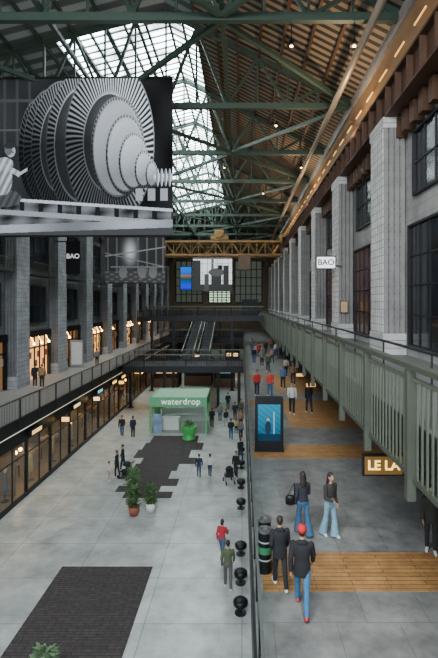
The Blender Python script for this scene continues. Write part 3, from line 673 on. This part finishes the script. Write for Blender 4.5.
for k,(dx,dy,c) in enumerate([(0,.45,(.4,.42,.42)),(.02,.95,(.1,.45,.15))]):
    t=thing('litter_bin','slim black cylindrical litter bin with coloured bands beside glass railing','bin',(.52+dx,y+dy,MID),group='black litter bins')
    part(t,'drum',MB().cyl((0,0,0),(0,0,.92),.15,.15,24),black,smooth=False)
    for zz in (.7,.3): part(t,'band',MB().cyl((0,0,zz),(0,0,zz+.03),.155,n=24),M('band%d'%k,c,.4))
    part(t,'label_band',MB().cyl((0,0,.45),(0,0,.6),.154,n=24),M('band_green',(.03,.2,.08),.4))
    part(t,'rim',MB().loft([(0,0,.92,.16,.16),(0,0,.97,.16,.16),(0,0,.97,.1,.1),(0,0,.93,.1,.1)],24),M('rim_steel',(.25,.25,.25),.3,.8))
def stool():
    t=thing('round_stool','low round black stool beside the divider wall','stool',(-.08,14,0),group='round black stools')
    part(t,'seat',MB().loft([(0,0,.22,.16,.16),(0,0,.3,.24,.24),(0,0,.42,.25,.25),(0,0,.47,.2,.2)],20),black,smooth=True); part(t,'pedestal',MB().cyl((0,0,0),(0,0,.03),.2).cyl((0,0,.03),(0,0,.25),.06,n=10),dark); return t
s=stool(); s.location=(-.05,14.9,0)
for yy in (16.5,18.4,22.5,25,28,30.5): copy_tree(s,(-.05,yy,0))

# ---------------------------------------------------------------- people
def V3(*a): return Vector(a)
def person(px,fy,level,h=1.72,head=0,top=(.02,.02,.025),bot=(.03,.05,.1),hair=(.02,.012,.008),skin=(.42,.24,.15),fem=False,walk=.3,q=1,
           label='person standing',longhair=False,cap=None,wide=False,jacket=False,el=(.3,.3),shoe=(.6,.6,.6),shorts=False,grp=None,arm=None,bald=False,skirt=False,loc=None,crop=False):
    if loc is None: loc=gd(px,fy,level)
    vox={0:.009,1:.014,2:.024}[q]; sc=h/1.72
    t=thing('person',label,'person',loc,math.radians(head),group=grp,scale=sc)
    SW=.155 if fem else .175
    th=(walk,-walk*.9); kn=(.12*bool(walk)+.03,.45*abs(walk)+.03)
    lean=.05*min(1,abs(walk)*3)
    def legs(H):
        out=[]
        for s_,a,k in ((-1,th[0],kn[0]),(1,th[1],kn[1])):
            hp=V3(s_*.09,0,H); k1=hp+V3(s_*.005,math.sin(a),-math.cos(a)).normalized()*.43
            b=a-k; an=k1+V3(0,math.sin(b),-math.cos(b))*.41; fd=V3(s_*.12,math.cos(b*.75),math.sin(b*.75)*1.0).normalized()
            out.append((hp,k1,an,fd))
        return out
    L=legs(0); low=min(min(an.z-.075,(an+fd*.16).z-.05) for _,_,an,fd in L); H=-low; L=legs(H)
    ly=lambda z:(z-H)*lean
    arms=[]
    sw=arm or (-walk*.9,walk*.9)
    for s_,a,e in ((-1,sw[0],el[0]),(1,sw[1],el[1])):
        sh=V3(s_*(SW+.01),ly(H+.475),H+.475); eb=sh+V3(s_*.16,math.sin(a),-math.cos(a)).normalized()*.28
        b=a+e; wr=eb+V3(-s_*.02 if e<.6 else -s_*.25,math.sin(b),-math.cos(b)).normalized()*.25; arms.append((sh,eb,wr,s_))
    LN=lambda R:[(c[0],c[1]+ly(c[2]),c[2],c[3],c[4]) for c in R]
    sk=M('skin_%.2f'%skin[0],skin,.55,var=.05); B=MB()
    B.loft(LN([(0,0,H-.07,.1,.08),(0,0,H+.03,.14,.095),(0,0,H+.17,.115,.08),(0,.005,H+.32,SW-.035,.09),(0,0,H+.43,SW-.01,.09),(0,0,H+.49,SW-.04,.07),(0,0,H+.53,.06,.055),(0,.012,H+.63,.05,.052)]))
    for hp,k1,an,fd in L:
        B.cap(hp,k1,.075,.05); B.cap(k1,an,.05,.034); B.cap(an+V3(0,0,-.03)-fd*.02,an+fd*.13+V3(0,0,-.04),.032,.028)
    for sh,eb,wr,s_ in arms:
        B.cap(sh,eb,.045,.036); B.cap(eb,wr,.036,.025)
        d_=(wr-eb).normalized(); fw=V3(0,1,0); fw=(fw-d_*fw.dot(d_)).normalized(); sd=d_.cross(fw)
        pm=wr+d_*.075; B.cap(wr+fw*.012,pm+fw*.022,.02,.019); B.cap(wr-fw*.008,pm-fw*.022,.02,.018)
        ins=V3(-s_,0,0); ins=(ins-d_*ins.dot(d_)).normalized()
        if q<2:
            for j,(o,l_) in enumerate(((.03,.068),(.011,.078),(-.009,.072),(-.029,.055))):
                b0=pm+fw*o; b1=b0+d_*l_*.5+ins*.008; b2=b1+d_*l_*.42+ins*.024; B.cap(b0,b1,.0095,.009,8); B.cap(b1,b2,.009,.0075,8)
            tb=wr+d_*.03+fw*.025; B.cap(tb,tb+fw*.03+d_*.03+ins*.01,.012,.01,8); B.cap(tb+fw*.03+d_*.03+ins*.01,tb+fw*.036+d_*.062+ins*.02,.01,.008,8)
        else: B.cap(pm,pm+d_*.06,.022,.014,8)
    hc=V3(0,.015+ly(H+.7),H+.73)
    B.ell(hc,.074,.092,.108); B.ell(hc+V3(0,.03,-.06),.052,.06,.055); B.cap(hc+V3(0,.09,.01),hc+V3(0,.108,-.025),.01,.015,8)
    B.ell(hc+V3(.076,0,-.01),.012,.022,.032,8,5); B.ell(hc+V3(-.076,0,-.01),.012,.022,.032,8,5)
    def vx(name,mb,m,par=t,v=vox,label=None):
        o=part(par,name,mb,m,label); md=o.modifiers.new('Remesh','REMESH'); md.mode='VOXEL'; md.voxel_size=v; md.use_smooth_shade=True
        s2=o.modifiers.new('Smooth','SMOOTH'); s2.factor=.5; s2.iterations=2; return o
    vx('body',B,sk)
    ex=.036 if jacket else .02
    mt=M('top_%.2f_%.2f_%.2f'%top,top,.85,var=.35,scale=14,bump=.5)
    B=MB(); zb_=-.14 if jacket else (-.02 if not fem else .02)
    rings=[(0,0,H+zb_,.145+ex,.1+ex),(0,0,H+.04,.14+ex,.1+ex),(0,0,H+.18,.12+ex,.085+ex),(0,.005,H+.32,SW-.03+ex,.095+ex),(0,0,H+.43,SW-.005+ex*.8,.09+ex*.8),(0,0,H+.5,SW-.045+ex*.5,.07+ex*.6),(0,0,H+.545,.068,.065)]
    if crop: rings=rings[2:]
    rings.sort(key=lambda r:r[2]); B.loft(LN(rings))
    if jacket: B.cap(V3(-.05,ly(H+.5)-.05,H+.53),V3(.05,ly(H+.5)-.05,H+.53),.055,.055)
    for sh,eb,wr,s_ in arms:
        B.cap(sh,eb,.054+ex*.35,.046+ex*.35)
        if not shorts or jacket: B.cap(eb,eb+(wr-eb)*.93,.045+ex*.35,.036+ex*.35)
    vx('jacket' if jacket else 'shirt',B,mt,v=max(vox,.012))
    B=MB(); mb_=M('bottom_%.2f_%.2f_%.2f'%bot,bot,.85,var=.35,scale=12,bump=.5)
    B.loft([(0,0,H-.1,.125,.1),(0,-.01,H,.155,.118),(0,0,H+.09,.142,.105)])
    if skirt: B.loft([(0,0,H-.45,.24,.2),(0,0,H-.1,.17,.13),(0,0,H+.08,.14,.105)])
    for hp,k1,an,fd in L:
        if skirt: continue
        r=(.09,.07,.074,.125) if wide else (.09,.066,.064,.054)
        B.cap(hp,k1,r[0],r[1]); 
        if not shorts:
            if wide: B.cyl(k1,an+(an-k1)*.1,r[2],r[3],12)
            else: B.cap(k1,an+(k1-an)*.06,r[2],r[3])
    vx('trousers' if not skirt else 'skirt',B,mb_,v=max(vox,.012))
    sm=M('shoe_%.2f_%.2f'%(shoe[0],shoe[2]),shoe,.5,var=.1)
    for hp,k1,an,fd in L:
        B=MB(); dn=V3(0,0,-.035); B.cap(an+dn-fd*.03,an+dn+fd*.16+V3(0,0,-.006),.042,.036); B.cap(an+V3(0,0,.01),an+dn,.043,.044); B.cap(an+dn+fd*.05,an+dn+fd*.13,.046,.042)
        vx('shoe',B,sm)
    if not bald:
        B=MB(); B.ell(hc+V3(0,-.018,.022),.084,.1,.105)
        if longhair:
            B.ell(hc+V3(0,-.05,-.08),.095,.07,.15); B.ell(hc+V3(0,-.09,-.24),.1,.045,.2)
        elif fem: B.ell(hc+V3(0,-.05,-.05),.082,.065,.1)
        else: B.ell(hc+V3(0,-.045,-.02),.072,.058,.08)
        vx('hair',B,M('hair_%.3f_%.3f'%(hair[0],hair[2]),hair,.6,var=.3,scale=20),v=max(vox,.01))
    if cap:
        cy=hc.y-.014; B=MB(); B.loft([(0,cy,hc.z+.0,.098,.118),(0,cy,hc.z+.07,.096,.114),(0,cy,hc.z+.12,.07,.085),(0,cy,hc.z+.142,.02,.02)]); B.box(-.055,.055,cy+.09,cy+.19,hc.z+.03,hc.z+.045)
        part(t,'cap',B,M('cap_%.2f'%cap[0],cap,.8),smooth=True)
    if q<2:
        for s_ in (-1,1): part(t,'eye',MB().ell(hc+V3(s_*.03,.086,.008),.011,.006,.006,8,5),M('dark_eye',(.02,.015,.01),.2))
        part(t,'mouth',MB().ell(hc+V3(0,.088,-.055),.022,.006,.006,8,5),M('lips',(.35,.12,.1),.5))
    return t
blk=(.01,.01,.012); jean=(.03,.09,.18); ljean=(.19,.34,.42); navy=(.012,.02,.045); redc=(.38,.02,.02); whitec=(.5,.5,.48); greyc=(.14,.14,.14); oliv=(.07,.09,.045); tan=(.28,.17,.09); pink=(.42,.22,.22)
person(302,610,MID,1.67,-8,blk,(.04,.15,.3),q=0,walk=.40,jacket=True,cap=(.5,.02,.02),el=(.35,.25),shoe=(.5,.03,.03),label='person in red cap, black jacket and blue jeans walking away')
person(280,587,MID,1.50,8,blk,(.014,.014,.018),q=0,walk=.28,jacket=True,el=(.9,.3),shoe=(.65,.65,.65),label='person in black hoodie and white trainers walking away')
w1=person(303,534,MID,1.62,14,(.02,.02,.03),(.035,.1,.19),q=0,fem=True,longhair=True,walk=.24,el=(.5,.9),wide=True,label='person with long dark hair, dark top and blue jeans, walking')
person(330,536,MID,1.64,-150,(.03,.027,.024),ljean,q=0,fem=True,longhair=True,walk=.18,el=(.5,1.3),wide=True,crop=True,label='person with long dark hair, dark top and pale wide jeans')
x,y,_=gd(292,534,MID)
t=thing('shoulder_bag','black leather shoulder bag hanging at a hip','bag',(x-.04,y,MID)); part(t,'pouch',MB().loft([(0,0,.78,.1,.05),(0,0,.81,.14,.07),(0,0,.98,.13,.06),(0,0,1.02,.1,.04)],12),black,smooth=True); part(t,'strap',MB().beam((-.08,0,1.0),(.1,-.02,1.36),.025,.012).beam((.1,0,1.0),(.1,-.02,1.36),.025,.012),black)
person(431,552,MID,1.62,160,(.02,.017,.014),(.014,.014,.014),q=1,fem=True,longhair=True,walk=.1,label='person in dark patterned coat standing under the balcony',jacket=True)
mid=[(257,396,1.7,180,redc,navy,'person in red top and dark trousers walking'),(270,397,1.72,185,(.5,.05,.04),jean,'person in bright red shirt and jeans walking'),
 (283,389,1.68,0,(.08,.15,.28),blk,'person in blue top walking away'),(292,414,1.75,175,whitec,blk,'person in white shirt and black trousers'),(309,413,1.7,10,blk,navy,'person in black coat standing still'),
 (262,367,1.7,0,greyc,blk,'person in grey coat walking'),(254,364,1.7,180,blk,jean,'person in black top and jeans'),(272,364,1.65,20,pink,blk,'person in pink top walking away'),(268,372,1.7,180,oliv,navy,'person in olive jacket walking'),
 (289,368,1.7,0,blk,blk,'person dressed all in black walking'),(293,385,1.7,180,tan,navy,'person in tan coat walking'),(281,360,1.7,0,navy,blk,'person in navy coat walking'),(276,357,1.7,0,whitec,jean,'person in white top and jeans'),
 (259,358,1.7,0,redc,blk,'person in red coat walking'),(266,355,1.7,180,blk,navy,'person in black walking along the walkway'),(252,352,1.7,0,greyc,jean,'person in grey top and blue jeans'),(300,376,1.7,30,blk,blk,'person in black near the shopfronts'),(271,351,1.7,180,tan,blk,'person in tan top and black trousers'),(286,377,1.66,-20,(.4,.38,.3),navy,'person in cream top walking away')]
for i,(px,fy,h,hd,tp,bt,lb) in enumerate(mid): person(px,fy,MID,h,hd,tp,bt,q=2 if fy<380 else 1,walk=.18+.1*(i%3),fem=i%2==0,el=(.2+.3*(i%3),.3+.5*(i%2)),label=lb,hair=[(.02,.012,.008),(.1,.05,.02),(.25,.15,.06)][i%3])
person(228,588,0,1.72,5,oliv,(.08,.075,.07),q=1,walk=.22,label='person in olive shirt and grey trousers walking away',el=(.3,.3))
person(222,558,0,1.58,-20,(.36,.02,.03),(.05,.09,.15),q=1,walk=.34,fem=True,label='person in red hoodie and jeans striding',el=(.4,1.2))
person(199,478,0,1.42,0,(.012,.02,.035),(.035,.06,.1),q=1,walk=.15,label='child in dark jacket and jeans')
person(210,477,0,1.38,-10,whitec,navy,q=1,walk=.15,label='child in white shirt and dark trousers')
gr=[(109,481,1.15,-60,whitec,pink,'small child in white standing'),(117,477,1.6,80,blk,blk,'person in black bending slightly'),(123,470,1.6,100,blk,navy,'person in dark clothes beside pushchair'),
 (133,438,1.7,0,navy,blk,'person in navy jacket walking away'),(122,437,1.68,180,blk,jean,'person in black top and jeans'),(212,428,1.7,0,blk,blk,'person in black coat standing still'),
 (220,422,1.65,180,greyc,jean,'person in grey top and jeans'),(226,428,1.6,20,blk,(.3,.3,.3),'person in black top and grey trousers'),(235,421,1.7,0,navy,blk,'person in navy top standing'),(242,418,1.7,170,oliv,blk,'person in olive top standing'),
 (236,434,1.2,30,(.5,.4,.1),navy,'child in yellow top standing'),(231,440,1.65,0,blk,jean,'person in black jacket and jeans'),(241,429,1.65,180,tan,blk,'person in tan coat standing'),(236,478,1.6,160,blk,blk,'person in black beside a pushchair'),
 (243,452,1.2,0,whitec,jean,'child in white top and jeans'),(205,412,1.7,180,(.3,.05,.05),blk,'person in dark red top'),(228,410,1.7,0,blk,blk,'person dressed in black walking away'),
 (241,462,1.6,20,blk,navy,'person in black coat near the divider wall'),(242,441,1.65,-20,greyc,blk,'person in grey coat near the divider wall')]
for i,(px,fy,h,hd,tp,bt,lb) in enumerate(gr):
    X,Y,_=gd(px,fy,0); X=min(X,-.1)
    person(px,fy,0,h,hd,tp,bt,q=2,walk=.05+.1*(i%3),fem=i%2==1,el=(.2+.4*(i%3),.3+.5*(i%2)),label=lb,hair=[(.02,.012,.008),(.1,.05,.02)][i%2],loc=(X,Y,0))
for px,fy,lb,tp in [(42,388,'person in tan top on the gallery',tan),(35,387,'person in black on the gallery',blk),(97,366,'person in grey on the gallery',greyc)]:
    d=F*(CZ-MID)/(fy-VY); X=(px-VX)*d/F
    person(px,fy,MID,1.7,20,tp,blk,q=2,walk=.15,label=lb,loc=(max(X,-15.3),d,MID))
blk_m=M('black_fabric',(.012,.012,.014),.9)
def pram(px,fy,rot,lab):
    X,Y,_=gd(px,fy,0); t=thing('pushchair',lab,'pushchair',(X,Y,0),rot,group='pushchairs')
    for x in (-.25,.25):
        for y in (-.3,.35): part(t,'wheel',MB().cyl((x-.02,y,.11),(x+.02,y,.11),.11,n=14),black)
    part(t,'frame',MB().beam((-.25,.35,.12),(-.25,-.45,1.0),.025).beam((.25,.35,.12),(.25,-.45,1.0),.025).beam((-.25,-.3,.12),(-.25,.1,.6),.025).beam((.25,-.3,.12),(.25,.1,.6),.025).beam((-.25,-.45,1),(.25,-.45,1),.03),dark)
    part(t,'seat',MB().box(-.2,.2,-.15,.3,.38,.45).box(-.2,.2,-.2,-.13,.42,.9),blk_m); part(t,'canopy',MB().loft([(0,-.05,.8,.23,.25),(0,-.07,.92,.2,.2),(0,-.08,1.0,.1,.1)],14),blk_m,smooth=True)
pram(229,483,.3,'black pushchair parked on the concrete floor'); pram(126,478,1.2,'black pushchair beside a family')

# ---------------------------------------------------------------- lights
wd=bpy.data.worlds.new('World'); scene.world=wd; wd.use_nodes=True
nt=wd.node_tree; bg=nt.nodes['Background']; st=nt.nodes.new('ShaderNodeTexSky'); st.sky_type='NISHITA'; st.sun_disc=False; st.sun_elevation=math.radians(40)
mx=nt.nodes.new('ShaderNodeMix'); mx.data_type='RGBA'; mx.inputs[0].default_value=.85; mx.inputs[7].default_value=(.85,.92,1,1); nt.links.new(st.outputs[0],mx.inputs[6]); nt.links.new(mx.outputs[2],bg.inputs[0]); bg.inputs[1].default_value=2.0
def area(name,loc,rot,sx,sy,e,c=(1,1,1)):
    l=bpy.data.lights.new(name,'AREA'); l.shape='RECTANGLE'; l.size=sx; l.size_y=sy; l.energy=e; l.color=c
    o=bpy.data.objects.new(name,l); o.location=loc; o.rotation_euler=rot; link(o)
    return o
area('fill_behind_camera',(-4,-2,21),(math.radians(30),0,0),14,6,7000,(.95,.98,1))  # added fill lamp above and behind the camera, brightens the near hall
for k,y in enumerate((24,41,58)):
    l=bpy.data.lights.new('wall_washer','AREA'); l.energy=420; l.size=.6; l.color=(1,.72,.42); o=bpy.data.objects.new('wall_washer',l); o.location=(5.5,y,19.2); o.rotation_euler=(0,math.radians(150),0); link(o)

# ---------------------------------------------------------------- camera
cam=bpy.data.cameras.new('camera'); co=bpy.data.objects.new('camera',cam); link(co); co.location=(0,0,CZ); co.rotation_euler=(math.radians(90),0,0)
cam.sensor_fit='VERTICAL'; cam.sensor_height=24; cam.lens=F/658*24; cam.shift_x=-23/658; cam.shift_y=-26/658; cam.clip_end=300
scene.camera=co
